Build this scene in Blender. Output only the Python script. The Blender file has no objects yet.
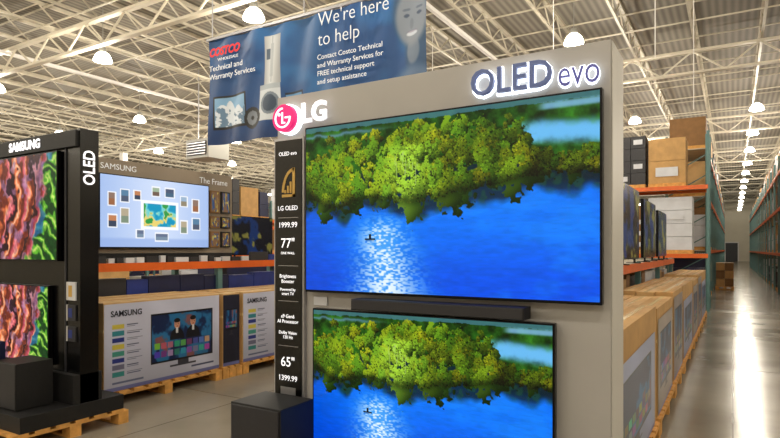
import bpy, math, random
import numpy as np
from mathutils import Matrix, Vector
random.seed(7)
S = bpy.context.scene
S.view_settings.view_transform = 'Standard'
S.view_settings.look = 'None'

# ---------------------------------------------------------------- materials
def mat(name, col, rough=0.5, metal=0.0, noise=0.0, nscale=8.0, emit=None, estr=1.0, bump=0.0, spec=0.5):
    m = bpy.data.materials.new(name); m.use_nodes = True
    nt = m.node_tree; b = nt.nodes['Principled BSDF']
    c = tuple(v ** 2.2 for v in col) + (1,)
    b.inputs['Base Color'].default_value = c
    b.inputs['Roughness'].default_value = rough
    b.inputs['Metallic'].default_value = metal
    b.inputs['Specular IOR Level'].default_value = spec
    if noise > 0:
        tc = nt.nodes.new('ShaderNodeTexCoord'); n = nt.nodes.new('ShaderNodeTexNoise')
        n.inputs['Scale'].default_value = nscale; n.inputs['Detail'].default_value = 5
        r = nt.nodes.new('ShaderNodeValToRGB')
        r.color_ramp.elements[0].position = 0.3; r.color_ramp.elements[1].position = 0.7
        r.color_ramp.elements[0].color = tuple(v * (1 - noise) for v in c[:3]) + (1,)
        r.color_ramp.elements[1].color = tuple(min(1, v * (1 + noise)) for v in c[:3]) + (1,)
        nt.links.new(tc.outputs['Object'], n.inputs['Vector'])
        nt.links.new(n.outputs['Fac'], r.inputs['Fac'])
        nt.links.new(r.outputs['Color'], b.inputs['Base Color'])
        if bump:
            bp = nt.nodes.new('ShaderNodeBump'); bp.inputs['Strength'].default_value = bump
            nt.links.new(n.outputs['Fac'], bp.inputs['Height']); nt.links.new(bp.outputs['Normal'], b.inputs['Normal'])
    if emit is not None:
        b.inputs['Emission Color'].default_value = tuple(v ** 2.2 for v in emit) + (1,)
        b.inputs['Emission Strength'].default_value = estr
    return m

def attr_mat(name, emissive, strength=1.0, rough=0.35):
    m = bpy.data.materials.new(name); m.use_nodes = True
    nt = m.node_tree; b = nt.nodes['Principled BSDF']
    a = nt.nodes.new('ShaderNodeAttribute'); a.attribute_name = 'Col'
    if emissive:
        b.inputs['Base Color'].default_value = (0.004, 0.004, 0.005, 1)
        b.inputs['Roughness'].default_value = 0.25
        b.inputs['Specular IOR Level'].default_value = 0.2
        nt.links.new(a.outputs['Color'], b.inputs['Emission Color'])
        b.inputs['Emission Strength'].default_value = strength
    else:
        nt.links.new(a.outputs['Color'], b.inputs['Base Color'])
        b.inputs['Roughness'].default_value = rough
    return m

M = {}
M['panel'] = mat('display_panel_taupe', (0.66, 0.65, 0.64), 0.55, noise=0.04, nscale=3)
M['panelside'] = mat('display_panel_side', (0.79, 0.78, 0.76), 0.5)
M['black'] = mat('black_gloss', (0.05, 0.05, 0.06), 0.25)
M['blackm'] = mat('black_matte', (0.07, 0.07, 0.08), 0.6, noise=0.2, nscale=30)
M['dark'] = mat('charcoal', (0.16, 0.16, 0.18), 0.5)
M['bezel'] = mat('bezel_metal', (0.12, 0.12, 0.13), 0.3, 0.8)
M['silver'] = mat('silver_trim', (0.70, 0.70, 0.72), 0.3, 0.7)
M['kraft'] = mat('kraft_cardboard', (0.74, 0.58, 0.37), 0.7, noise=0.12, nscale=6, bump=0.05)
M['kraft2'] = mat('kraft_cardboard_light', (0.80, 0.65, 0.44), 0.6, noise=0.1, nscale=4)
M['kraftd'] = mat('kraft_cardboard_dark', (0.52, 0.38, 0.23), 0.7, noise=0.15, nscale=6)
M['tape'] = mat('packing_tape', (0.88, 0.77, 0.56), 0.25)
M['wood'] = mat('pallet_wood', (0.82, 0.60, 0.32), 0.7, noise=0.25, nscale=12, bump=0.1)
M['white'] = mat('white_paint', (0.88, 0.87, 0.86), 0.4)
M['whitebox'] = mat('white_carton', (0.80, 0.81, 0.84), 0.5, noise=0.06, nscale=5)
M['bluebox'] = mat('blue_carton', (0.12, 0.2, 0.5), 0.5, noise=0.2, nscale=5)
M['navy'] = mat('navy_carton', (0.08, 0.11, 0.26), 0.5, noise=0.2, nscale=5)
M['redbox'] = mat('red_carton', (0.6, 0.15, 0.12), 0.5, noise=0.2, nscale=5)
M['yellowbox'] = mat('yellow_carton', (0.85, 0.7, 0.25), 0.5, noise=0.2, nscale=5)
M['orange'] = mat('rack_orange', (0.85, 0.38, 0.10), 0.4, noise=0.08, nscale=5)
M['teal'] = mat('rack_blue_grey', (0.34, 0.48, 0.48), 0.45, noise=0.08, nscale=5)
M['steel'] = mat('joist_steel', (0.74, 0.71, 0.64), 0.5, noise=0.15, nscale=2)
M['girder'] = mat('girder_steel', (0.82, 0.79, 0.72), 0.5, noise=0.12, nscale=2)
M['wall'] = mat('warehouse_wall', (0.84, 0.81, 0.74), 0.7, noise=0.05, nscale=0.6)
M['framewall'] = mat('gallery_wall_taupe', (0.55, 0.50, 0.44), 0.6, noise=0.05, nscale=3)
M['lampglow'] = mat('lamp_diffuser', (0.95, 0.93, 0.88), 0.3, emit=(1, 0.97, 0.88), estr=12)
M['lamptop'] = mat('lamp_ballast', (0.6, 0.6, 0.58), 0.4)
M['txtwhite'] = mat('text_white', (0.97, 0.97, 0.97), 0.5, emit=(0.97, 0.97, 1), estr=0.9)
M['txtpaint'] = mat('text_print_white', (0.93, 0.94, 0.96), 0.5, emit=(0.9, 0.92, 0.96), estr=0.12)
M['halo'] = mat('letter_backlight', (1, 1, 1), 0.5, emit=(0.92, 0.96, 1), estr=1.9)
M['letter'] = mat('letter_face', (0.32, 0.37, 0.52), 0.4, emit=(0.30, 0.36, 0.60), estr=0.25)
M['letter2'] = mat('script_letter_face', (0.34, 0.34, 0.60), 0.4, emit=(0.30, 0.30, 0.62), estr=0.25)
M['pink'] = mat('logo_magenta', (0.78, 0.05, 0.35), 0.4, emit=(0.92, 0.08, 0.46), estr=0.7)
M['red'] = mat('logo_red', (0.90, 0.10, 0.12), 0.5, emit=(0.9, 0.1, 0.1), estr=0.15)
M['gold'] = mat('badge_gold', (0.75, 0.6, 0.3), 0.4)
M['txtdark'] = mat('text_dark', (0.1, 0.12, 0.2), 0.5)
M['screen'] = attr_mat('lit_screen', True, 1.05)
M['print'] = attr_mat('printed_surface', False)
M['fabric'] = attr_mat('banner_vinyl', False, rough=0.5)

# ---------------------------------------------------------------- mesh builder
class MB:
    def __init__(s): s.v = []; s.f = []; s.mi = []; s.mats = []
    def _m(s, m):
        m = M[m] if isinstance(m, str) else m
        if m not in s.mats: s.mats.append(m)
        return s.mats.index(m)
    def raw(s, vs, fs, m):
        o = len(s.v); s.v += [tuple(p) for p in vs]; k = s._m(m)
        for f in fs: s.f.append(tuple(i + o for i in f)); s.mi.append(k)
    def box(s, x0, x1, y0, y1, z0, z1, m, ch=0.0):
        if x0 > x1: x0, x1 = x1, x0
        if y0 > y1: y0, y1 = y1, y0
        vs = [(x0,y0,z0),(x1,y0,z0),(x1,y1,z0),(x0,y1,z0),(x0,y0,z1),(x1,y0,z1),(x1,y1,z1),(x0,y1,z1)]
        s.raw(vs, [(0,3,2,1),(4,5,6,7),(0,1,5,4),(1,2,6,5),(2,3,7,6),(3,0,4,7)], m)
    def bar(s, a, b, t, m):
        a = Vector(a); b = Vector(b); d = (b - a).normalized()
        up = Vector((0,0,1)) if abs(d.z) < 0.95 else Vector((1,0,0))
        r = d.cross(up).normalized() * t / 2; u = r.cross(d).normalized() * t / 2
        vs = [a-r-u, a+r-u, a+r+u, a-r+u, b-r-u, b+r-u, b+r+u, b-r+u]
        s.raw(vs, [(0,3,2,1),(4,5,6,7),(0,1,5,4),(1,2,6,5),(2,3,7,6),(3,0,4,7)], m)
    def lathe(s, cx, cy, prof, n, m):
        vs = []
        for r, z in prof:
            for i in range(n):
                a = 2*math.pi*i/n; vs.append((cx + r*math.cos(a), cy + r*math.sin(a), z))
        fs = []
        for j in range(len(prof)-1):
            for i in range(n):
                k = (i+1) % n
                fs.append((j*n+i, j*n+k, (j+1)*n+k, (j+1)*n+i))
        s.raw(vs, fs, m)
    def prism_xz(s, pts, y0, y1, m):
        n = len(pts)
        vs = [(x, y0, z) for x, z in pts] + [(x, y1, z) for x, z in pts]
        fs = [tuple(range(n)), tuple(range(2*n-1, n-1, -1))]
        for i in range(n): fs.append((i, i+n, (i+1) % n + n, (i+1) % n))
        s.raw(vs, fs, m)
    def build(s, name, parent=None, bevel=0.0):
        me = bpy.data.meshes.new(name); me.from_pydata(s.v, [], s.f)
        for m in s.mats: me.materials.append(m)
        me.polygons.foreach_set('material_index', s.mi); me.update()
        o = bpy.data.objects.new(name, me); S.collection.objects.link(o)
        if parent: o.parent = parent
        if bevel:
            b = o.modifiers.new('bevel', 'BEVEL'); b.width = bevel; b.segments = 2; b.limit_method = 'ANGLE'
        return o

def group(name):
    e = bpy.data.objects.new(name, None); S.collection.objects.link(e); e.empty_display_size = 0.2
    return e

FRONT = Matrix(((1,0,0),(0,0,-1),(0,1,0)))
SIDE = Matrix(((0,0,1),(1,0,0),(0,1,0)))
SIDEUP = Matrix(((0,0,1),(0,-1,0),(1,0,0)))
def text(body, loc, size, m, orient=FRONT, parent=None, name='lettering', align='LEFT', ext=0.002, offset=0.0, sx=1.0, width=None, shear=0.0, spacing=1.0):
    c = bpy.data.curves.new(name, 'FONT'); c.body = body; c.size = size; c.extrude = ext; c.offset = offset
    c.align_x = align; c.align_y = 'CENTER'; c.shear = shear; c.resolution_u = 3; c.space_line = spacing
    c.materials.append(M[m])
    o = bpy.data.objects.new(name, c); S.collection.objects.link(o)
    if width:
        bpy.context.view_layer.update()
        sx = width / max(o.dimensions.x, 1e-4)
    o.matrix_world = Matrix.Translation(loc) @ orient.to_4x4() @ Matrix.Diagonal((sx, 1, 1, 1))
    if parent: o.parent = parent
    return o

def grid(name, img, origin, ax, ay, m, parent=None, wave=None):
    """picture surface: img HxWx3 (row 0 = top), origin = top-left corner, ax = vector across, ay = vector down."""
    H, W, _ = img.shape
    u, v = np.meshgrid(np.linspace(0, 1, W), np.linspace(0, 1, H))
    o = np.array(origin, float); ax = np.array(ax, float); ay = np.array(ay, float)
    P = o + u[..., None]*ax + v[..., None]*ay
    if wave is not None: P = P + wave(u, v)
    n = W*H
    me = bpy.data.meshes.new(name)
    idx = np.arange(n).reshape(H, W)
    F = np.stack([idx[:-1, :-1], idx[1:, :-1], idx[1:, 1:], idx[:-1, 1:]], -1).reshape(-1, 4)
    me.vertices.add(n); me.vertices.foreach_set('co', P.reshape(-1).astype(np.float32))
    me.loops.add(F.size); me.loops.foreach_set('vertex_index', F.reshape(-1).astype(np.int32))
    me.polygons.add(len(F)); me.polygons.foreach_set('loop_start', (np.arange(len(F))*4).astype(np.int32))
    me.update(calc_edges=True); me.validate()
    ca = me.color_attributes.new('Col', 'FLOAT_COLOR', 'POINT')
    col = np.ones((n, 4), np.float32); col[:, :3] = np.clip(img.reshape(-1, 3), 0, 1) ** 2.2
    ca.data.foreach_set('color', col.reshape(-1))
    me.materials.append(M[m])
    ob = bpy.data.objects.new(name, me); S.collection.objects.link(ob)
    if parent: ob.parent = parent
    return ob

# ---------------------------------------------------------------- picture painting (numpy)
def vnoise(H, W, sy, sx, rng):
    gy, gx = int(sy)+2, int(sx)+2
    g = rng.random((gy, gx))
    y = np.linspace(0, sy, H); x = np.linspace(0, sx, W)
    yi = np.minimum(y.astype(int), gy-2); xi = np.minimum(x.astype(int), gx-2)
    fy = y-yi; fx = x-xi; fy = fy*fy*(3-2*fy); fx = fx*fx*(3-2*fx)
    a = g[yi][:, xi]; b = g[yi][:, xi+1]; c = g[yi+1][:, xi]; d = g[yi+1][:, xi+1]
    return (a*(1-fx)+b*fx)*(1-fy[:, None]) + (c*(1-fx)+d*fx)*fy[:, None]
def fbm(H, W, s, oct=4, seed=0, asp=1.78):
    rng = np.random.default_rng(seed); r = np.zeros((H, W)); amp = 1; t = 0
    sy, sx = s, s*asp
    for _ in range(oct):
        r += amp*vnoise(H, W, sy, sx, rng); t += amp; amp *= .55; sy *= 2; sx *= 2
    return r/t
def mix(a, b, t): return a*(1-t[..., None]) + np.array(b)*t[..., None]
def uv(H, W):
    u, v = np.meshgrid(np.linspace(0, 1, W), np.linspace(0, 1, H)); return u, v
def sm(x, a, b):
    t = np.clip((x-a)/(b-a), 0, 1); return t*t*(3-2*t)
def rect(img, u0, u1, v0, v1, c):
    H, W, _ = img.shape
    img[int(v0*H):max(int(v1*H), int(v0*H)+1), int(u0*W):max(int(u1*W), int(u0*W)+1)] = c

def lake(W=560, H=318):
    u, v = uv(H, W); rng = np.random.default_rng(3)
    img = np.zeros((H, W, 3)); img[:] = (0.03, 0.44, 0.95)
    n1 = fbm(H, W, 6, 5, 1, asp=0.9)
    img = mix(img, (0.02, 0.28, 0.87), sm(v, .55, 1.0)*.8)
    img = mix(img, (0.02, 0.26, 0.76), (1-sm(u, 0, .25))*.5)
    img = mix(img, (0.16, 0.56, 1.0), sm(n1, .48, .7)*sm(u, .35, .6)*.35)
    rip = vnoise(H, W, 120, 50, rng)*.5+vnoise(H, W, 60, 24, rng)*.5
    img = img*(0.92+.16*rip[..., None])
    g = np.exp(-((u-.315-.05*(v-.6))/(0.055+.10*(v-.45).clip(0)))**2)*sm(v, .52, .68)
    sp = vnoise(H, W, 130, 110, rng)*.55+n1*.45
    img = mix(img, (0.35, 0.70, 0.98), np.clip(g*.75, 0, 1))
    img = mix(img, (0.90, 0.96, 1.0), np.clip(g*(sm(sp, .38, .66)), 0, 1))
    far = fbm(H, W, 20, 4, 8)
    img = mix(img, (0.03, 0.10, 0.07), 1-sm(v, .40, .44))
    t = (v < .36)
    img[t] = (np.array((0.13, 0.30, 0.08))*(.15+1.7*far[..., None]))[t]
    img = mix(img, (0.26, 0.46, 0.52), (v < .015+.025*far)*.8)
    ch = np.exp(-((v-.175-.12*(u-.9)-.03*(far-.5))/.055)**4)*sm(u+.1*(far-.5), .76, .83)
    img = mix(img, (0.42, 0.74, 0.98), ch*.95)
    ch3 = np.exp(-((v-.045)/.018)**4)*sm(u, .82, .86)
    img = mix(img, (0.50, 0.72, 0.90), ch3*.8)
    ch2 = np.exp(-((v-.055-.03*(far-.5))/.010)**2)*(1-sm(u, .2, .4))
    img = mix(img, (0.36, 0.54, 0.64), ch2*.8)
    def shore(c, e=np.exp): return .425+.085*e(-((c-.13)/.09)**2)+.070*e(-((c-.43)/.17)**2)
    base = shore(u)-.035*sm(u, .70, .85)+.04*(fbm(H, W, 7, 3, 12)-.5)
    base = np.where(u > .84, .39+.02*far, base)
    streak = vnoise(H, W, 2, 34, rng)*.35+vnoise(H, W, 3, 12, rng)*.75+.25*(fbm(H, W, 30, 2, 5, asp=.5)-.5)
    refl = sm(base-.01+.12*streak-v, -.035, .03)*(v > .3)
    img = mix(img, (0.02, 0.14, 0.20), refl*.90)
    img = mix(img, (0.16, 0.34, 0.20), refl*sm(fbm(H, W, 26, 2, 77), .45, .7)*.45)
    shade = np.zeros((H, W)); hue = np.zeros((H, W)); cover = np.zeros((H, W), bool)
    ar = W/H; cr = []
    e1 = fbm(H, W, 34, 3, 91)
    def prof(cu):
        b = shore(cu, math.exp)-.01-.035*max(0, min(1, (cu-.68)/.12))
        tp = .09-.04*math.exp(-((cu-.42)/.1)**2)-.05*math.exp(-((cu-.66)/.07)**2)+.05*(cu < .08)+.02*math.sin(cu*40)
        if cu > .80: tp = .26; b = .38
        return tp, b
    for _ in range(440):
        cu = rng.random()*1.04-.02; tp, b = prof(cu)
        f = rng.random(); cv = tp+.02+(b-tp-.03)*f
        r = (.008+.034*rng.random()**1.6)*(.7+.6*f)
        if cu > .8: r *= .65
        cr.append((cv+r*.5, cu, cv, r, rng.random()))
    cr.sort()
    for _, cu, cv, r, k in cr:
        ry = r*ar*(.8+.8*k)
        d = ((u-cu)/r)**2+((v-cv)/ry)**2+(e1-.5)*3.2
        m = d < 1
        L = np.clip(.60-.30*(u-cu)/r-.48*(v-cv)/ry, .08, 1)*(.72+.4*k)
        shade[m] = L[m]; hue[m] = k; cover |= m
    lum = fbm(H, W, 4, 3, 31)
    g1 = np.array((0.80, 0.80, 0.12)); g2 = np.array((0.36, 0.57, 0.12))
    hi = g1*(1-hue[..., None])+g2*hue[..., None]
    centre = np.exp(-((u-.41)/.085)**2)*sm(v, .12, .20)
    c_ = centre[..., None]*.85
    hi = hi*(1-c_)+np.array((0.72, 0.92, 0.26))*c_
    sh = np.clip(shade*(.15+1.35*lum)+.12*centre, 0, 1)
    sh = sh*(1-.30*sm(u, .80, .9))*(1-.55*np.exp(-((v-base+.02)/.03)**2))
    lo = np.array((0.03, 0.11, 0.03))
    leaf = lo+(hi-lo)*sh[..., None]
    img[cover] = leaf[cover]
    N = 16000
    cus = rng.random(N); fs = rng.random(N)
    for cu, f in zip(cus, fs):
        tp, b = prof(cu); cv = tp-.015+(b-tp+.02)*f
        x = int(cu*W); y = int(cv*H); r = int(rng.integers(1, 3))
        if x-r < 0 or y-r < 0 or x+r >= W or y+r >= H or not cover[y, x]: continue
        q = rng.random(); s_ = sh[y, x]
        if q < .22: c = leaf[y, x]*.35
        else: c = hi[y, x]*min(1, s_*(.8+.65*rng.random())+.06)
        yy, xx = np.ogrid[-r:r+1, -r:r+1]; mk = (xx*xx+yy*yy <= r*r*.9) & (rng.random((2*r+1, 2*r+1)) > .25)
        img[y-r:y+r+1, x-r:x+r+1][mk] = c
    for k in range(14):
        cu = .36+.10*rng.random(); x = int(cu*W); y0 = int((.20+.12*rng.random())*H); y1 = y0+int(.10*H*rng.random())+6
        img[y0:y1, x:x+1] = (0.66, 0.78, 0.42)
    rect(img, .250, .292, .687, .695, (0.02, 0.03, 0.08)); rect(img, .267, .275, .662, .69, (0.04, 0.03, 0.06)); rect(img, .255, .287, .699, .704, (0.02, 0.15, 0.5))
    return np.clip(img, 0, 1)

def macro(W=260, H=150, seed=5):
    u, v = uv(H, W)
    n = fbm(H, W, 2, 4, seed); n2 = fbm(H, W, 3, 4, seed+1); n3 = fbm(H, W, 26, 2, seed+2); n4 = fbm(H, W, 9, 3, seed+9)
    s = u*1.3+v*.15+n*.35+n4*.10
    w = np.sin(s*52)
    img = np.zeros((H, W, 3)); img[:] = (0.42, 0.17, 0.13)
    img = mix(img, (0.84, 0.42, 0.24), sm(w, -.6, .5)); img = mix(img, (0.94, 0.72, 0.58), sm(w, .5, .98)*.85)
    img = mix(img, (0.74, 0.26, 0.44), sm(np.sin(s*26+2.2+n2*4), .45, .95)*.55)
    img = mix(img, (0.50, 0.42, 0.62), sm(n4, .54, .64)*.55)
    img = mix(img, (0.12, 0.05, 0.10), sm(np.sin(s*20+1+n4*2), .68, .95)*.85)
    gr = sm(u+.34*(n-.5)+.10*(v-.5)+.15*(n4-.5), .78, .84)
    w2 = np.sin((u*1.2-v*.6+n2*.4+n4*.12)*50)
    g = np.zeros((H, W, 3)); g[:] = (0.05, 0.24, 0.10); g = mix(g, (0.36, 0.66, 0.18), sm(w2, -.4, .6)); g = mix(g, (0.80, 0.84, 0.45), sm(w2, .8, 1)*.7)
    g = mix(g, (0.10, 0.36, 0.58), sm(n2, .56, .64)*.8)
    img = img*(1-gr[..., None])+g*gr[..., None]
    return np.clip(img*(.76+.5*n3[..., None]), 0, 1)

def gallery(W=240, H=134):
    u, v = uv(H, W); img = np.zeros((H, W, 3)); img[:] = (0.64, 0.74, 0.92)
    img = mix(img, (0.80, 0.86, 0.97), sm(1-np.abs(u-.5), .4, 1))
    img = mix(img, (0.55, 0.66, 0.88), sm(v, .85, .9)*.6)
    cols = [(.55,.45,.4),(.35,.5,.62),(.7,.65,.55),(.75,.5,.35),(.4,.45,.55),(.62,.7,.6),(.3,.35,.45),(.6,.7,.8)]
    for i, (a, b, c, d) in enumerate([(.07,.12,.25,.42),(.17,.23,.20,.36),(.17,.23,.46,.66),(.28,.33,.2,.32),(.30,.36,.76,.86),(.44,.5,.12,.24),(.56,.64,.12,.24),(.71,.77,.22,.36),(.83,.89,.25,.44),(.83,.90,.55,.72),(.71,.77,.60,.78),(.07,.13,.56,.72),(.47,.58,.80,.9)]):
        rect(img, a-.01, b+.01, c-.018, d+.018, (0.95, 0.96, 0.98)); rect(img, a, b, c, d, cols[i % 8])
        rect(img, a, b, (c+d)/2, d, np.array(cols[(i+3) % 8])*.8)
    rect(img, .335, .685, .32, .74, (0.97, 0.98, 1)); n = fbm(H, W, 8, 3, 6)
    sub = np.zeros((H, W, 3)); sub[:] = (0.10, 0.58, 0.74); sub = mix(sub, (0.45, 0.82, 0.82), sm(n, .45, .6)); sub = mix(sub, (0.92, 0.82, 0.45), sm(n+v*.6-.3, .58, .68)); sub = mix(sub, (.2, .6, .3), sm(n, .66, .7))
    a, b, c, d = int(.36*W), int(.66*W), int(.36*H), int(.70*H); img[c:d, a:b] = sub[c:d, a:b]
    return img

def colourful(seed, base, W=60, H=34):
    n = fbm(H, W, 3, 3, seed); n2 = fbm(H, W, 4, 3, seed+5)
    img = np.zeros((H, W, 3)); img[:] = base
    img = mix(img, (0.1, 0.35, 0.7), sm(n, .5, .6)); img = mix(img, (0.9, 0.85, 0.4), sm(n2, .6, .7)); return img

def carton_art(W=300, H=175, seed=0, tv=(.36, .93, .17, .78), base=(0.76, 0.77, 0.86), people=True, side=True):
    u, v = uv(H, W); img = np.zeros((H, W, 3)); img[:] = base
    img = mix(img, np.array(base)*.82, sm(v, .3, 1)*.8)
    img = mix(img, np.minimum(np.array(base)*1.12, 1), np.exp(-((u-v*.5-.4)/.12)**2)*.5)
    rng = np.random.default_rng(seed)
    a, b, c, d = tv
    rect(img, a, b, c, d, (0.05, 0.06, 0.09))
    n = fbm(H, W, 4, 4, seed+3); sub = np.zeros((H, W, 3)); sub[:] = (0.05, 0.14, 0.30)
    sub = mix(sub, (0.15, 0.42, 0.62), sm(n, .5, .62)); sub = mix(sub, (0.50, 0.32, 0.34), sm(n, .68, .76))
    i0, i1, j0, j1 = int((a+.012)*W), int((b-.012)*W), int((c+.02)*H), int((d-.025)*H)
    img[j0:j1, i0:i1] = sub[j0:j1, i0:i1]
    if people:
        for fc, fv in ((a+.40*(b-a), c+.24*(d-c)), (a+.66*(b-a), c+.22*(d-c))):
            hd = ((u-fc)/.026)**2+((v-fv)/.062)**2 < 1; bd = (((u-fc)/.065)**2+((v-fv-.19)/.14)**2 < 1) & (v < c+.56*(d-c))
            img[bd] = (0.04, 0.05, 0.10); img[hd] = (0.76, 0.54, 0.44)
            img[(((u-fc)/.028)**2+((v-fv+.042)/.030)**2 < 1)] = (0.10, 0.06, 0.05)
            img[(np.abs(u-fc) < .010) & (np.abs(v-fv-.085) < .035)] = (0.8, 0.8, 0.82)
            for s_ in (-1, 1): img[(((u-fc-s_*.010)/.004)**2+((v-fv-.004)/.006)**2 < 1)] = (0.1, 0.06, 0.05)
            img[(((u-fc)/.010)**2+((v-fv-.032)/.004)**2 < 1)] = (0.45, 0.18, 0.15)
    for row in range(2):
        for k in range(9):
            x = a+.03+(b-a-.05)*k/9
            rect(img, x, x+(b-a)/12, c+(.60+.17*row)*(d-c), c+(.72+.17*row)*(d-c), rng.random(3)*.6+.15)
    rect(img, (a+b)/2-.05, (a+b)/2+.05, d, d+.06, (0.2, 0.2, 0.24)); rect(img, (a+b)/2-.12, (a+b)/2+.12, d+.05, d+.075, (0.2, 0.2, 0.24))
    if side:
        for k in range(8):
            vv = .24+k*.078
            rect(img, .06, .15, vv, vv+.055, [(0.78,0.72,0.30),(0.2,0.5,0.55),(0.15,0.2,0.5),(0.78,0.72,0.30),(0.25,0.55,0.5),(0.15,0.2,0.5),(.4,.4,.5),(.2,.5,.5)][k])
            rect(img, .17, .17+.08+.05*rng.random(), vv+.01, vv+.018, (0.25, 0.27, 0.4)); rect(img, .17, .17+.06+.05*rng.random(), vv+.03, vv+.038, (0.3, 0.32, 0.45))
        rect(img, .06, .30, .90, .925, (0.35, 0.38, 0.5)); rect(img, .72, .94, .88, .905, (0.25, 0.28, 0.4))
    rect(img, 0, 1, .955, 1, (0.40, 0.42, 0.62))
    return img

def banner_art(W=360, H=156):
    u, v = uv(H, W); n = fbm(H, W, 3, 3, 40); img = np.zeros((H, W, 3)); img[:] = (0.09, 0.28, 0.50)
    img = mix(img, (0.18, 0.43, 0.68), sm(n, .45, .7)*.7); img = mix(img, (0.05, 0.16, 0.34), sm(v, .6, 1)*.6)
    img = mix(img, (0.30, 0.50, 0.70), np.exp(-((u-.52)/.1)**2)*(1-v)*.4)
    t = (u > .305) & (u < .385) & (v > .08) & (v < .52)
    img[t] = (np.array((0.84, 0.86, 0.88))*(1-.4*np.abs((u-.34)/.07))[..., None])[t]
    rect(img, .315, .335, .20, .30, (0.30, 0.36, 0.44)); rect(img, .344, .346, .09, .51, (0.45, 0.5, 0.55)); rect(img, .338, .341, .16, .46, (0.55, 0.6, 0.64)); rect(img, .349, .352, .16, .46, (0.55, 0.6, 0.64))
    rect(img, .285, .385, .52, .84, (0.80, 0.83, 0.86)); d = np.sqrt(((u-.335)*2.3)**2+(v-.69)**2); img[d < .10] = (0.45, 0.50, 0.56); img[d < .075] = (0.22, 0.28, 0.36); rect(img, .285, .385, .52, .565, (0.66, 0.70, 0.74))
    rect(img, .03, .215, .55, .86, (0.05, 0.06, 0.08)); rect(img, .037, .208, .565, .835, (0.50, 0.68, 0.84))
    mtn = .68-.05*np.abs(np.sin(u*60+1))-.06*np.exp(-((u-.10)/.03)**2)+.07*n
    s = (u > .037) & (u < .208) & (v > mtn) & (v < .835); img[s] = (0.86, 0.90, 0.95)
    n5 = fbm(H, W, 16, 3, 44)
    s2 = s & (n5 > .5); img[s2] = (0.40, 0.52, 0.64)
    d = np.sqrt(((u-.245)*2.3)**2+(v-.80)**2); img[d < .10] = (0.04, 0.05, 0.06); img[d < .065] = (0.45, 0.48, 0.52); img[d < .02] = (0.1, 0.1, 0.1)
    rect(img, .40, .49, .62, .82, (0.12, 0.15, 0.2)); rect(img, .405, .485, .635, .80, (0.35, 0.55, 0.75)); rect(img, .39, .50, .82, .85, (0.7, 0.73, 0.78))
    fx, fy = .955, .20
    def el(cx, cy, rx, ry, s0=.5): return sm(1-((u-cx)/rx)**2-((v-cy)/ry)**2, 0, s0)
    img = mix(img, (0.20, 0.30, 0.42), el(fx, fy-.04, .095, .34)*.9)
    img = mix(img, (0.20, 0.30, 0.42), el(fx+.03, fy+.25, .08, .34)*.8)
    img = mix(img, (0.52, 0.55, 0.60), el(fx-.012, fy+.02, .070, .25)*.9)
    img = mix(img, (0.36, 0.45, 0.58), el(fx, .95, .15, .40)*.9)
    img = mix(img, (0.48, 0.51, 0.56), el(fx-.005, fy+.28, .03, .12)*.7)
    for s_ in (-.034, .016):
        img = mix(img, (0.20, 0.26, 0.36), el(fx+s_, fy+.00, .012, .016)*.8); img = mix(img, (0.28, 0.33, 0.42), el(fx+s_, fy-.045, .017, .012)*.6)
    img = mix(img, (0.40, 0.44, 0.50), el(fx-.014, fy+.07, .009, .05)*.6)
    img = mix(img, (0.82, 0.85, 0.90), el(fx-.012, fy+.145, .026, .022)*.8); img = mix(img, (0.46, 0.42, 0.52), (el(fx-.012, fy+.128, .028, .010)+0)*.5)
    return img

LAKE = lake()

# ---------------------------------------------------------------- room shell
CEIL = 8.6
def floor_material():
    m = bpy.data.materials.new('polished_concrete'); m.use_nodes = True; nt = m.node_tree; b = nt.nodes['Principled BSDF']
    tc = nt.nodes.new('ShaderNodeTexCoord')
    n = nt.nodes.new('ShaderNodeTexNoise'); n.inputs['Scale'].default_value = 0.9; n.inputs['Detail'].default_value = 9
    r = nt.nodes.new('ShaderNodeValToRGB')
    r.color_ramp.elements[0].position = .3; r.color_ramp.elements[0].color = (0.20, 0.175, 0.135, 1)
    r.color_ramp.elements[1].position = .7; r.color_ramp.elements[1].color = (0.30, 0.265, 0.21, 1)
    br = nt.nodes.new('ShaderNodeTexBrick'); br.offset = 0; br.inputs['Scale'].default_value = 1
    br.inputs['Brick Width'].default_value = 4.5; br.inputs['Row Height'].default_value = 4.5; br.inputs['Mortar Size'].default_value = 0.008
    br.inputs['Color1'].default_value = (1,1,1,1); br.inputs['Color2'].default_value = (.95,.95,.95,1); br.inputs['Mortar'].default_value = (.45,.43,.4,1)
    mx = nt.nodes.new('ShaderNodeMix'); mx.data_type = 'RGBA'; mx.blend_type = 'MULTIPLY'; mx.inputs[0].default_value = 1
    nt.links.new(tc.outputs['Object'], n.inputs['Vector']); nt.links.new(tc.outputs['Object'], br.inputs['Vector'])
    nt.links.new(n.outputs['Fac'], r.inputs['Fac']); nt.links.new(r.outputs['Color'], mx.inputs[6]); nt.links.new(br.outputs['Color'], mx.inputs[7])
    nt.links.new(mx.outputs[2], b.inputs['Base Color'])
    mr = nt.nodes.new('ShaderNodeMapRange'); mr.inputs['To Min'].default_value = .10; mr.inputs['To Max'].default_value = .28
    nt.links.new(n.outputs['Fac'], mr.inputs['Value']); nt.links.new(mr.outputs['Result'], b.inputs['Roughness'])
    b.inputs['Specular IOR Level'].default_value = .17
    bp = nt.nodes.new('ShaderNodeBump'); bp.inputs['Strength'].default_value = .08; bp.inputs['Distance'].default_value = .02
    n2 = nt.nodes.new('ShaderNodeTexNoise'); n2.inputs['Scale'].default_value = 5; nt.links.new(tc.outputs['Object'], n2.inputs['Vector'])
    nt.links.new(n2.outputs['Fac'], bp.inputs['Height']); nt.links.new(bp.outputs['Normal'], b.inputs['Normal'])
    return m
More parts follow.
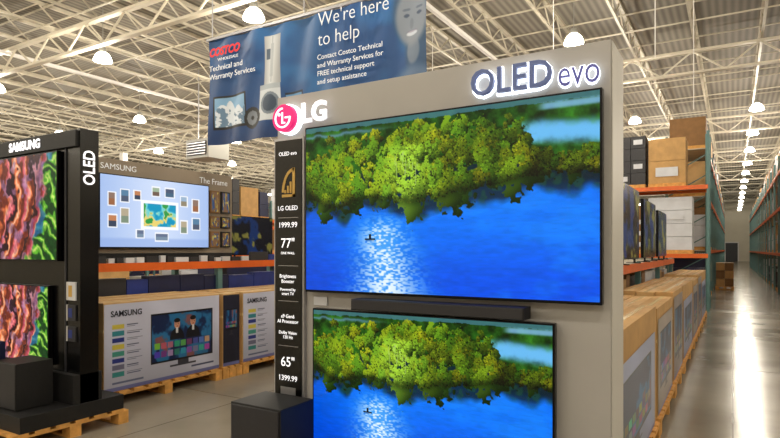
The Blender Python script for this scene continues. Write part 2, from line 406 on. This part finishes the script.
def deck_material():
    m = bpy.data.materials.new('roof_deck'); m.use_nodes = True; nt = m.node_tree; b = nt.nodes['Principled BSDF']
    tc = nt.nodes.new('ShaderNodeTexCoord'); w = nt.nodes.new('ShaderNodeTexWave'); w.bands_direction = 'X'; w.inputs['Scale'].default_value = 1.6
    r = nt.nodes.new('ShaderNodeValToRGB'); r.color_ramp.elements[0].color = (0.15, 0.135, 0.11, 1); r.color_ramp.elements[1].color = (0.27, 0.245, 0.20, 1)
    nt.links.new(tc.outputs['Object'], w.inputs['Vector']); nt.links.new(w.outputs['Fac'], r.inputs['Fac']); nt.links.new(r.outputs['Color'], b.inputs['Base Color'])
    b.inputs['Roughness'].default_value = .7
    return m
M['floor'] = floor_material(); M['deck'] = deck_material()
X0, X1, Y0, Y1 = -48, 16, -12, 95
a = MB(); a.box(X0, X1, Y0, Y1, -0.2, 0, 'floor'); a.build('floor')
a = MB(); a.box(X0, X1, Y0, Y1, CEIL, CEIL+.2, 'deck'); a.build('ceiling')
a = MB(); a.box(X0-.2, X0, Y0, Y1, 0, CEIL, 'wall'); a.build('wall_left')
a = MB(); a.box(X1, X1+.2, Y0, Y1, 0, CEIL, 'wall'); a.build('wall_right')
a = MB(); a.box(X0, X1, Y1, Y1+.2, 0, CEIL, 'wall'); a.build('wall_back')
a = MB(); a.box(X0, X1, Y0-.2, Y0, 0, CEIL, 'wall'); a.build('wall_front')
a = MB(); a.box(-.9, .6, Y1-.09, Y1-.06, 0, 2.6, 'dark'); a.box(-1.05, .75, Y1-.06, Y1-.02, 0, 2.75, 'white'); a.build('door_1')

# roof structure
j = MB()
for k in range(36):
    x = -46.5 + 1.75*k
    j.box(x-.05, x+.05, 6, Y1-.05, CEIL-.10, CEIL-.01, 'steel'); j.box(x-.035, x+.035, 6, Y1-.05, CEIL-.66, CEIL-.60, 'steel')
    y = 6; up = False
    while y < Y1-1:
        j.bar((x, y, CEIL-.62 if up else CEIL-.08), (x, y+.7, CEIL-.08 if up else CEIL-.62), .035, 'steel'); up = not up; y += .7
for y in np.arange(9, 93, 3.0):
    for z in (CEIL-.12, CEIL-.64): j.box(X0+.5, X1-.5, y-.018, y+.018, z-.018, z+.018, 'steel')
j.build('roof_joists')
g = MB()
for y in (9.4, 20.5, 31.5, 42.5, 53.5, 64.5, 75.5, 86.5):
    g.box(X0+.02, X1-.02, y-.08, y+.08, CEIL-.75, CEIL-.68, 'girder'); g.box(X0+.02, X1-.02, y-.08, y+.08, CEIL-1.44, CEIL-1.37, 'girder')
    x = X0+.1; up = False
    while x < X1-1:
        g.bar((x, y, CEIL-1.41 if up else CEIL-.72), (x+.9, y, CEIL-.72 if up else CEIL-1.41), .045, 'girder'); up = not up; x += .9
g.build('roof_girders')
p = MB()
for x in (-19.5, -6.6, 4.0): p.box(x-.05, x+.05, 5, Y1-1, CEIL-.9, CEIL-.8, 'white')
p.build('sprinkler_pipes')
c = MB()
for x, y in [(-12.5, 31.5), (-30, 20.5), (-30, 42.5), (-12.5, 53.5), (7.5, 42.5)]:
    c.box(x-.15, x+.15, y-.15, y+.15, 0, CEIL-1.45, 'white')
c.build('steel_columns')

# high-bay lamps
def lamp(x, y, z=7.2, light=True):
    m = MB()
    m.lathe(x, y, [(0.02, z+.24), (.08, z+.23), (.10, z+.16), (.11, z+.09)], 14, 'lamptop')
    m.lathe(x, y, [(.11, z+.09), (.17, z+.04), (.22, z-.04), (.25, z-.12), (.255, z-.16), (.19, z-.18), (.09, z-.19), (.0, z-.195)], 18, 'lampglow')
    m.bar((x, y, z+.22), (x, y, CEIL-.02), .015, 'lamptop')
    o = m.build('high_bay_lamp')
    if light:
        L = bpy.data.lights.new('lamp_light', 'POINT'); L.energy = 262; L.color = (1, .91, .76); L.shadow_soft_size = .22
        b = bpy.data.objects.new('lamp_light', L); b.location = (x, y, z-.44); S.collection.objects.link(b); b.parent = o
for xi, x in enumerate((-39.6, -33.6, -27.6, -21.6, -15.6, -9.7, -3.6, .8, 8)):
    for k in range(-3, 16):
        y = 10 + 5.5*k
        if y > 93: continue
        if x == .8 and 5 < y < 24: continue
        if y > 4: lamp(x, y, light=(y < 55 and x > -36))
        elif x > -30: lamp(x, y)

# ---------------------------------------------------------------- helpers for store fixtures
def pallet(mb, x0, x1, y0, y1, z0=0.0):
    h = .14
    for y in (y0+.05, (y0+y1)/2, y1-.05): 
        for x in (x0+.06, (x0+x1)/2, x1-.06): mb.box(x-.06, x+.06, y-.05, y+.05, z0+.02, z0+.10, 'wood')
        mb.box(x0, x1, y-.05, y+.05, z0, z0+.02, 'wood')
    n = max(3, int((y1-y0)/.16))
    for i in range(n):
        yy = y0+(y1-y0)*i/n; mb.box(x0, x1, yy, yy+(y1-y0)/n*.72, z0+.118, z0+h, 'wood')
    for x in (x0+.05, (x0+x1)/2, x1-.05): mb.box(x-.05, x+.05, y0, y1, z0+.10, z0+.118, 'wood')

def tv_facing_side(name, x, y0, y1, z0, z1, img, legs=True, parent=None):
    r = group(name) if parent is None else parent
    m = MB(); m.box(x-.05, x-.004, y0, y1, z0, z1, 'bezel')
    if legs:
        m.box(x-.10, x-.05, y0+.3*(y1-y0), y1-.3*(y1-y0), z0+.05, z0+.5*(z1-z0), 'black')
        for f in (.18, .82):
            yy = y0+(y1-y0)*f; m.box(x-.14, x+.06, yy-.015, yy+.015, z0-.07, z0-.055, 'black'); m.box(x-.04, x-.01, yy-.012, yy+.012, z0-.06, z0+.01, 'black')
    m.build('housing', r)
    grid('screen', img, (x, y0+.012, z1-.012), (0, y1-y0-.024, 0), (0, 0, -(z1-z0-.03)), 'screen', r)
    return r

# ---------------------------------------------------------------- main display stand
D = 2.76
r = group('television_display_stand')
m = MB()
m.box(-2.50, -.48, D+.03, D+.34, 0.0, 2.57, 'panel')
m.box(-.4795, -.474, D+.035, D+.335, 0.0, 2.565, 'panelside')
m.box(-2.50, -.48, D-.02, D+.03, 0, .12, 'black')
m.build('panel', r, bevel=.006)
m = MB(); m.box(-2.50, -2.262, D+.0, D+.03, .66, 2.30, 'silver'); m.box(-2.488, -2.275, D-.006, D, .69, 2.285, 'black')
for z0, z1 in ((1.50, 1.503), (1.28, 1.283), (1.0, 1.003), (1.80, 1.803)): m.box(-2.46, -2.30, D-.008, D-.006, z0, z1, 'silver')
m.box(-2.44, -2.32, D-.009, D-.006, .70, .745, 'silver')
pts = []
for i in range(13):
    t = math.pi/2*i/12+math.pi/2; pts.append((-2.33+.10*math.cos(t), 1.96+.15*math.sin(t)))
for i in range(12, -1, -1):
    t = math.pi/2*i/12+math.pi/2; pts.append((-2.33+.082*math.cos(t), 1.96+.13*math.sin(t)))
for k in range(len(pts)//2-1):
    q = [pts[k], pts[k+1], pts[-k-2], pts[-k-1]]; m.prism_xz(q, D-.009, D-.006, 'gold')
m.box(-2.43, -2.325, D-.009, D-.006, 1.93, 1.947, 'gold'); m.box(-2.345, -2.325, D-.009, D-.006, 1.93, 2.11, 'gold')
for i in range(3): m.box(-2.41+.022*i, -2.396+.022*i, D-.009, D-.006, 1.955, 1.975+.025*i, 'gold')
m.build('information_column', r)
def colt(b, z, s, mt='txtwhite'): text(b, (-2.382, D-.009, z), s, mt, FRONT, r, 'column_text', 'CENTER', ext=.0005)
colt('LG OLED', 1.86, .040); colt('1999.99', 1.755, .048); colt('77"', 1.64, .085); colt('Brightness\nBooster', 1.42, .032); colt('Powered by\nsmart TV', 1.34, .026)
colt('a9 Gen6\nAI Processor', 1.17, .032); colt('Dolby Vision\n120 Hz', 1.07, .028); colt('65"', .90, .085); colt('1399.99', .80, .048); colt('OLED evo', 2.20, .034)
colt('ONE WALL', 1.58, .022)
def disc(cx, cz, r0, r1, y0, y1, a0, a1, n, mt, mb):
    for i in range(n):
        t0 = a0+(a1-a0)*i/n; t1 = a0+(a1-a0)*(i+1)/n
        q = [(cx+r0*math.cos(t0), cz+r0*math.sin(t0)), (cx+r1*math.cos(t0), cz+r1*math.sin(t0)), (cx+r1*math.cos(t1), cz+r1*math.sin(t1)), (cx+r0*math.cos(t1), cz+r0*math.sin(t1))]
        mb.prism_xz(q, y0, y1, mt)
m = MB(); cx, cz = -2.385, 2.415
disc(cx, cz, 0.0005, .084, D-.05, D+.03, 0, 2*math.pi, 32, 'pink', m)
disc(cx, cz, .084, .094, D-.01, D+.03, 0, 2*math.pi, 32, 'halo', m)
disc(cx, cz, .053, .063, D-.056, D-.05, math.pi*.5, math.pi*2, 24, 'txtwhite', m)
m.box(cx+.018, cx+.063, D-.056, D-.05, cz-.005, cz+.005, 'txtwhite'); m.box(cx-.007, cx+.002, D-.056, D-.05, cz-.030, cz+.034, 'txtwhite'); m.box(cx-.007, cx+.020, D-.056, D-.05, cz-.036, cz-.027, 'txtwhite')
disc(cx-.028, cz+.022, 0.0005, .010, D-.056, D-.05, 0, 2*math.pi, 12, 'txtwhite', m)
m.build('logo_badge', r)
text('LG', (-2.275, D-.012, 2.43), .165, 'txtwhite', FRONT, r, 'logo_letters', ext=.006, offset=.005, width=.19)
# OLED evo letters: dark face floating in front of a white backlight
text('OLED', (-1.155, D-.02, 2.44), .185, 'letter', FRONT, r, 'sign_letters', ext=.012, offset=.001, width=.41)
text('OLED', (-1.160, D+.012, 2.44), .185, 'halo', FRONT, r, 'sign_letters_glow', ext=.006, offset=.010, width=.423)
text('evo', (-.716, D-.006, 2.430), .185, 'letter2', FRONT, r, 'sign_script', ext=.004, offset=-.001, width=.185)
text('evo', (-.719, D+.012, 2.430), .185, 'halo', FRONT, r, 'sign_script_glow', ext=.006, offset=.006, width=.194)
m = MB(); m.box(-2.20, -2.10, D+.02, D+.03, 1.265, 1.315, 'whitebox'); m.build('price_label', r)

def tv_front(name, x0, x1, z0, z1, y, img):
    r = group(name)
    m = MB(); m.box(x0, x1, y-.012, y+.028, z0, z1, 'bezel'); m.box(x0+.3, x1-.3, y+.028, y+.034, z0+.1, z1-.3, 'black'); m.build('housing', r, bevel=.003)
    grid('screen', img, (x0+.010, y-.0135, z1-.010), (x1-x0-.020, 0, 0), (0, 0, -(z1-z0-.024)), 'screen', r)
tv_front('mounted_television', -2.225, -.508, 1.348, 2.338, D-.02, LAKE)
tv_front('mounted_television', -2.168, -.722, .42, 1.252, D-.02, LAKE[::1, ::1])
m = MB(); m.box(-1.82, -.84, D-.13, D-.02, 1.268, 1.328, 'blackm'); m.box(-1.815, -.845, D-.134, D-.13, 1.272, 1.324, 'dark'); m.box(-1.7, -1.0, D-.05, D+.025, 1.275, 1.30, 'black')
m.build('soundbar', bevel=.008)
m = MB(); m.box(-2.51, -2.13, 2.40, 2.69, .32, .72, 'blackm'); m.box(-2.50, -2.14, 2.392, 2.40, .33, .71, 'dark')
m.box(-2.55, -2.10, 2.38, 2.70, .28, .32, 'black'); m.box(-2.50, -2.16, 2.42, 2.68, 0, .28, 'blackm')
m.build('subwoofer', bevel=.012)

# ---------------------------------------------------------------- hanging banner
BY = 5.5
r = group('hanging_banner')
wv = lambda u, v: np.stack([0*u, .035*np.sin(u*17)*(.3+v*.7)+.02*np.sin(u*41+v*5), -.02*np.sin(u*math.pi)*(1-v)], -1)
grid('banner_vinyl', banner_art(), (-6.17, BY, 4.46), (3.36, 0, 0), (0, 0, -1.43), 'fabric', r, wave=wv)
m = MB(); m.bar((-6.2, BY, 4.47), (-2.75, BY, 4.47), .035, 'silver')
for x in (-6.1, -4.5, -2.85): m.bar((x, BY, 4.46), (x, BY, CEIL-.02), .012, 'silver')
m.build('hanging_rod', r)
F = BY-.065
text('COSTCO', (-6.09, F, 4.25), .15, 'red', FRONT, r, 'banner_logo', width=.56, offset=.006, shear=.25)
text('WHOLESALE', (-5.93, F, 4.145), .055, 'txtpaint', FRONT, r, 'banner_logo_small', width=.38)
text('Technical and\nWarranty Services', (-6.09, F, 3.98), .105, 'txtpaint', FRONT, r, 'banner_text', width=.84, spacing=1.1)
text("We're here\nto help", (-4.24, F, 4.21), .235, 'txtpaint', FRONT, r, 'banner_headline', width=.98, offset=-.003, spacing=1.0)
text('Contact Costco Technical\nand Warranty Services for\nFREE technical support\nand setup assistance', (-4.25, F, 3.74), .085, 'txtpaint', FRONT, r, 'banner_body', width=.92, spacing=1.15)

# ---------------------------------------------------------------- left display tower
r = group('television_display_tower')
TY = 2.9; TX = -4.85
m = MB()
m.box(-7.1, TX, TY, TY+.17, .14, 2.655, 'black'); m.box(-7.1, TX-.02, TY-.03, TY, 2.50, 2.64, 'blackm')
m.box(-7.1, TX+.02, TY-.50, TY+.4, .14, .27, 'blackm'); m.box(-7.1, TX-.0, TY-.06, TY+.2, .27, .52, 'blackm')
m.box(TX-.22, TX-.20, TY-.01, TY, .5, 2.5, 'dark')
for k, (z0, z1) in enumerate(((1.16, 1.32), (.98, 1.12), (.80, .93))):
    m.box(TX-.17, TX-.05, TY-.012, TY, z0, z1, 'whitebox' if k == 0 else 'dark')
    m.box(TX-.155, TX-.10, TY-.014, TY-.012, z0+.03, z1-.03, 'bluebox' if k else 'gold')
    m.box(TX-.185, TX-.175, TY-.014, TY, z0, z1, 'white')
m.build('cabinet', r, bevel=.004)
m = MB(); pallet(m, -6.0, TX+.02, 2.35, 3.35); pallet(m, -7.1, -6.05, 2.35, 3.35); m.build('pallet', r)
text('SAMSUNG', (-5.96, TY-.035, 2.57), .115, 'txtwhite', FRONT, r, 'sign_letters', width=.54, offset=.004)
text('OLED', (TX+.004, TY+.085, 2.32), .15, 'txtwhite', SIDEUP, r, 'side_letters', 'CENTER', width=.30, offset=.002)
tv_front('mounted_television', -6.79, -5.12, 1.50, 2.48, TY-.035, macro())
tv_front('mounted_television', -6.55, -5.26, .56, 1.28, TY-.035, macro(seed=5))
m = MB(); m.box(-5.40, -5.05, 2.48, 2.78, .275, .66, 'blackm'); m.box(-5.395, -5.055, 2.474, 2.48, .28, .655, 'dark'); m.build('subwoofer', bevel=.01)
m = MB(); m.box(-5.63, -5.47, 2.46, 2.60, .275, .80, 'navy'); m.box(-5.625, -5.475, 2.457, 2.46, .68, .78, 'whitebox'); m.box(-5.60, -5.50, 2.457, 2.46, .40, .56, 'bluebox'); m.build('speaker_carton')
m = MB(); m.box(-6.5, -5.7, 2.54, 2.66, .275, .34, 'blackm'); m.box(-6.49, -5.71, 2.537, 2.54, .285, .33, 'dark'); m.build('soundbar', bevel=.006)
m = MB(); m.box(-5.98, -5.75, 2.44, 2.442, .30, .44, 'whitebox'); m.box(-5.98, -5.75, 2.442, 2.48, .272, .29, 'whitebox'); m.build('price_placard')

# ---------------------------------------------------------------- gallery stand
r = group('gallery_display_stand')
GX = -6.5
m = MB(); m.box(GX-.25, GX, 3.5, 6.24, 1.48, 2.71, 'framewall'); m.box(GX-.2, GX-.1, 3.60, 3.72, 0, 1.5, 'dark'); m.box(GX-.2, GX-.1, 6.14, 6.24, 0, 1.5, 'dark')
m.box(GX, GX+.004, 3.5, 6.24, 1.49, 1.56, 'blackm')
m.build('panel', r, bevel=.004)
text('SAMSUNG', (GX+.004, 4.13, 2.615), .10, 'txtpaint', SIDE, r, 'sign_letters', width=.48)
text('The Frame', (GX+.004, 5.62, 2.59), .12, 'txtpaint', SIDE, r, 'sign_name', width=.52)
for i, (y0, y1, z0, z1) in enumerate([(5.80, 5.97, 2.14, 2.46), (6.01, 6.18, 2.14, 2.46), (5.80, 5.97, 1.92, 2.09), (6.01, 6.18, 1.92, 2.09), (5.80, 5.97, 1.64, 1.87), (6.01, 6.18, 1.64, 1.87)]):
    m = MB(); m.box(GX, GX+.025, y0, y1, z0, z1, ['kraftd', 'blackm'][i % 2]); m.build('picture_frame_%d' % (i+1), r)
    grid('picture_print_%d' % (i+1), np.clip(colourful(20+i, (0.55, 0.42, 0.32), 20, 24)*.95, 0, 1), (GX+.027, y0+.02, z1-.02), (0, y1-y0-.04, 0), (0, 0, -(z1-z0-.04)), 'print', r)
tv_facing_side('framed_television', GX+.065, 4.08, 5.74, 1.62, 2.52, gallery(), legs=False)

rg = random.Random(5)
m = MB()
for y in (3.85, 5.9, 8.0, 10.1): 
    m.box(-6.46, -6.38, y-.04, y+.04, 0, 1.46, 'teal'); m.box(-7.4, -7.32, y-.04, y+.04, 0, 1.46, 'teal')
for z in (1.36, .75): m.box(-6.42, -6.36, 3.8, 10.1, z-.02, z+.08, 'orange'); m.box(-7.40, -6.80, 3.8, 10.1, z+.03, z+.06, 'steel'); 
m.box(-6.6, -6.42, 3.8, 10.1, .76, .81, 'steel')
y = 3.95
while y < 9.8:
    w = rg.uniform(.3, .6)
    m.box(-6.58, -6.43, y, y+w-.01, .812, .812+rg.uniform(.38, .46), rg.choice(['navy', 'bluebox', 'navy', 'navy', 'dark']))
    y += w
y = 6.5
while y < 9.8:
    w = rg.uniform(.22, .42); m.box(-6.41, -6.37, y, y+w-.02, 1.441, 1.45+rg.uniform(.04, .16), rg.choice(['whitebox', 'bluebox', 'redbox', 'dark'])); y += w
y = 4.0
while y < 6.4:
    w = rg.uniform(.1, .25); m.box(-6.41, -6.37, y, y+w-.03, 1.441, 1.441+rg.uniform(.05, .09), rg.choice(['whitebox', 'dark', 'whitebox'])); y += w
m.build('low_pallet_rack')

# ---------------------------------------------------------------- carton pallets
def cartons(name, x0, x1, y0, y1, z1, n, art, face=(0, 1), brand=None, kr='kraft2', rim=.016):
    r = group(name); m = MB()
    pallet(m, x0-.03, x1+.03, y0-.02, y1+.02)
    m.build('pallet', r)
    m = MB(); t = (x1-x0)/n
    for i in range(n):
        a = x0+t*i; zz = z1-.006*((i*7) % 3) if i < n-1 else z1
        m.box(a+.003, a+t-.003, y0, y1, .142, zz, kr if i % 2 else 'kraft')
        m.box(a+t/2-.02, a+t/2+.02, y0-.001, y1+.001, zz, zz+.0015, 'tape')
    m.box(x0+.002, x1-.002, y0-.004, y0+.02, z1-.30, z1-.27, 'tape'); 
    m.build('cartons', r, bevel=.004)
    H = z1-.142
    a, b = y0+(y1-y0)*face[0]+.004, y0+(y1-y0)*face[1]-.004
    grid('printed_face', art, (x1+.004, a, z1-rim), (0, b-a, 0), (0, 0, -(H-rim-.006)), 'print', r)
    if brand: text(brand, (x1+.007, a+.07, z1-.12), .085, 'txtdark', SIDE, r, 'brand_letters', width=.36, offset=.002, ext=.0005)
    return r
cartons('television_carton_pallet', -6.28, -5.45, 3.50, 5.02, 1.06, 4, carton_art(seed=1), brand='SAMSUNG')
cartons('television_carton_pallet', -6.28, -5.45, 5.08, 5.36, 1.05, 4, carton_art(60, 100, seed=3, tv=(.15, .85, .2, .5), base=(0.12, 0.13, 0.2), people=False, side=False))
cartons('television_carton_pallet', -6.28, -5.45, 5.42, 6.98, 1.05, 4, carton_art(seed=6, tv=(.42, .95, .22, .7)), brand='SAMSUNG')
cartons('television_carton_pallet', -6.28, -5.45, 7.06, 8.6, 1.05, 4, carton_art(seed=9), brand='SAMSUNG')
y = 3.2; k = 0
while y < 14.6:
    w = [2.1, 1.5, 1.35][k % 3] if k else 2.2
    base = [(0.60, 0.64, 0.78), (0.66, 0.62, 0.60), (0.60, 0.56, 0.56)][k % 3]
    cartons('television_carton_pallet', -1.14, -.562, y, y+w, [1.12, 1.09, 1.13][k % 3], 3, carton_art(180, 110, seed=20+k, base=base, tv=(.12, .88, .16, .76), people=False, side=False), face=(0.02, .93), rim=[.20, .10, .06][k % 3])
    y += w+.08; k += 1

# shelf with televisions behind the right cartons
m = MB()
for y in (4.2, 6.9, 9.6, 12.3, 15.0):
    m.box(-1.30, -1.22, y-.04, y+.04, 0, 1.42, 'teal'); m.box(-2.4, -2.32, y-.04, y+.04, 0, 1.42, 'teal')
m.box(-1.24, -1.18, 4.2, 15, 1.29, 1.40, 'orange'); m.box(-2.38, -1.19, 4.2, 15, 1.35, 1.37, 'steel')
m.box(-1.24, -1.18, 4.2, 15, .77, .88, 'orange'); m.box(-2.38, -1.24, 4.2, 15, .83, .85, 'steel')
y = 4.4
while y < 14.6:
    w = rg.uniform(.3, .7); m.box(-2.2, -1.34, y, y+w-.03, .851, .86+rg.uniform(.25, .40), rg.choice(['navy', 'kraft', 'whitebox', 'dark', 'kraftd'])); y += w
m.build('low_pallet_rack')
for i, (y0, y1, z1, base) in enumerate([(7.7, 9.36, 2.48, (0.03, 0.06, 0.10)), (9.9, 11.5, 2.42, (0.03, 0.20, 0.14)), (12.0, 13.5, 2.36, (0.05, 0.30, 0.40)), (4.6, 6.2, 2.3, (.05, .08, .1))]):
    tv_facing_side('floor_television', -1.21, y0, y1, 1.474, z1, np.clip(colourful(50+i, base)*.45, 0, 1))

# ---------------------------------------------------------------- pallet racks
def rack(name, x0, x1, y0, y1, levels, top, along='Y', seed=0, bay=2.6, fill=1.0, ground=True, last=1.6):
    m = MB(); rg = random.Random(seed)
    L0, L1 = (y0, y1) if along == 'Y' else (x0, x1)
    nb = max(1, round((L1-L0)/bay)); bay = (L1-L0)/nb
    def B(l0, l1, d0, d1, z0, z1, mt):
        if along == 'Y': m.box(d0, d1, l0, l1, z0, z1, mt)
        else: m.box(l0, l1, d0, d1, z0, z1, mt)
    d0, d1 = (x0, x1) if along == 'Y' else (y0, y1)
    for i in range(nb+1):
        l = L0+bay*i
        for d in (d0, d1-.07): B(l-.035, l+.035, d, d+.07, 0, top, 'teal')
        z = .2
        while z < top-.6:
            if along == 'Y': m.bar((d0+.05, l, z), (d1-.05, l, z+.6), .03, 'teal')
            else: m.bar((l, d0+.05, z), (l, d1-.05, z+.6), .03, 'teal')
            z += .6
    for z in levels:
        for d in (d0-.01, d1-.05): B(L0, L1, d, d+.06, z-.11, z, 'orange')
        B(L0, L1, d0+.05, d1-.05, z-.03, z-.005, 'steel')
    zs = ([0.0] if ground else []) + list(levels)
    for k, z in enumerate(zs):
        nxt = zs[k+1]-.15 if k+1 < len(zs) else z+last
        for i in range(nb):
            l = L0+bay*i+.08; end = L0+bay*(i+1)-.06
            while l < end-.45:
                w = min(rg.uniform(.9, 1.2), end-l)
                if rg.random() < fill:
                    h = (nxt-z-.16)*rg.uniform(.6, .98); mt = rg.choice(['kraft', 'kraft', 'kraft2', 'kraftd', 'kraftd', 'whitebox', 'whitebox', 'dark', 'navy'])
                    B(l, l+w-.05, d0+.08, d1-.04, z+.001, z+.10, 'wood')
                    rows = rg.choice([1, 2, 3, 4]); cols = rg.choice([1, 2, 3])
                    for a in range(rows):
                        for c in range(cols):
                            ww = (w-.05)/cols
                            B(l+ww*c+.006, l+ww*(c+1)-.006, d0+.10+.02*rg.random(), d1-.06-.02*rg.random(), z+.10+h/rows*a+.004, z+.10+h/rows*(a+1)-.006, mt)
                            if rg.random() < .4: B(l+ww*c+ww*.2, l+ww*c+ww*.8, d0+.085, d0+.095, z+.10+h/rows*(a+.3), z+.10+h/rows*(a+.7), 'whitebox')
                l += w+.02
    return m.build(name)
rack('pallet_rack', -6.0, -.55, 17.0, 18.1, [1.5, 3.3], 4.7, 'X', 21, last=1.55)
rack('pallet_rack', -1.75, -.62, 19.2, 60, [1.6, 3.2, 4.6], 5.0, 'Y', 2, last=1.2)
rack('pallet_rack', 1.40, 2.6, 22.5, 66, [1.5, 3.1, 4.4], 5.0, 'Y', 3, last=1.2)
rack('pallet_rack', -9, -7.9, 20, 60, [1.6, 3.2], 4.4, 'Y', 4)
rack('pallet_rack', -15.6, -14.5, 5.5, 34, [1.5, 2.7], 3.4, 'Y', 5, fill=.9)
rack('pallet_rack', -23, -21.9, 6, 40, [1.5, 2.9], 4.0, 'Y', 6, fill=.9)
rack('pallet_rack', -32, -30.9, 6, 50, [1.6, 3.2], 4.6, 'Y', 7, fill=.9)
rack('pallet_rack', -7, -2.5, 72, 73.2, [1.6, 3.2, 4.8], 5.2, 'X', 8)

m = MB(); m.box(-9.3, -8.5, 8.0, 13.2, 0, 1.36, 'navy'); m.box(-9.3, -8.48, 8.0, 13.2, 1.36, 1.42, 'orange'); m.build('display_counter')
tv_facing_side('floor_television', -8.7, 8.2, 9.55, 1.491, 2.30, np.clip(colourful(71, (.05, .12, .2))*.45, 0, 1))
tv_facing_side('floor_television', -8.7, 9.75, 11.1, 1.491, 2.35, colourful(74, (.35, .65, .15)))
tv_facing_side('floor_television', -8.7, 11.3, 12.7, 1.491, 2.35, colourful(77, (.1, .3, .7)))

m = MB(); pallet(m, -.60, .05, 26.5, 27.4)
for i in range(3):
    for k in range(2): m.box(-.58+.31*k, -.28+.31*k, 26.55, 27.35, .145+.32*i, .45+.32*i, 'kraftd' if (i+k) % 2 else 'kraft')
m.build('carton_pallet', bevel=.005)
m = MB(); m.box(-17.6, -16.4, 14.6, 15.6, 5.0, 5.7, 'lamptop'); m.box(-17.5, -16.5, 14.56, 14.6, 5.1, 5.6, 'dark')
for i in range(5): m.box(-17.5, -16.5, 14.53, 14.56, 5.13+.1*i, 5.16+.1*i, 'silver')
for x in (-17.5, -16.5): m.bar((x, 15.1, 5.7), (x, 15.1, CEIL-.03), .03, 'silver')
m.build('unit_heater')
m = MB()
for x, y in [(-.9, 8.5), (-.62, 12), (-3.2, 12), (-12, 14), (-8, 16)]: m.bar((x, y, 4.2 if x > -3 else 5), (x, y, CEIL-.02), .012, 'white')
m.build('hanging_cords')

# ---------------------------------------------------------------- camera and world
w = bpy.data.worlds.new('world'); S.world = w; w.use_nodes = True
w.node_tree.nodes['Background'].inputs[0].default_value = (.9, .85, .75, 1); w.node_tree.nodes['Background'].inputs[1].default_value = .1
cd = bpy.data.cameras.new('camera'); cam = bpy.data.objects.new('camera', cd); S.collection.objects.link(cam)
cd.sensor_width = 36; cd.lens = 575/780*36; cd.shift_y = 31/780; cd.clip_end = 300
cam.location = (0, 0, 1.6); cam.rotation_euler = (math.radians(90), 0, math.radians(30.8))
S.camera = cam
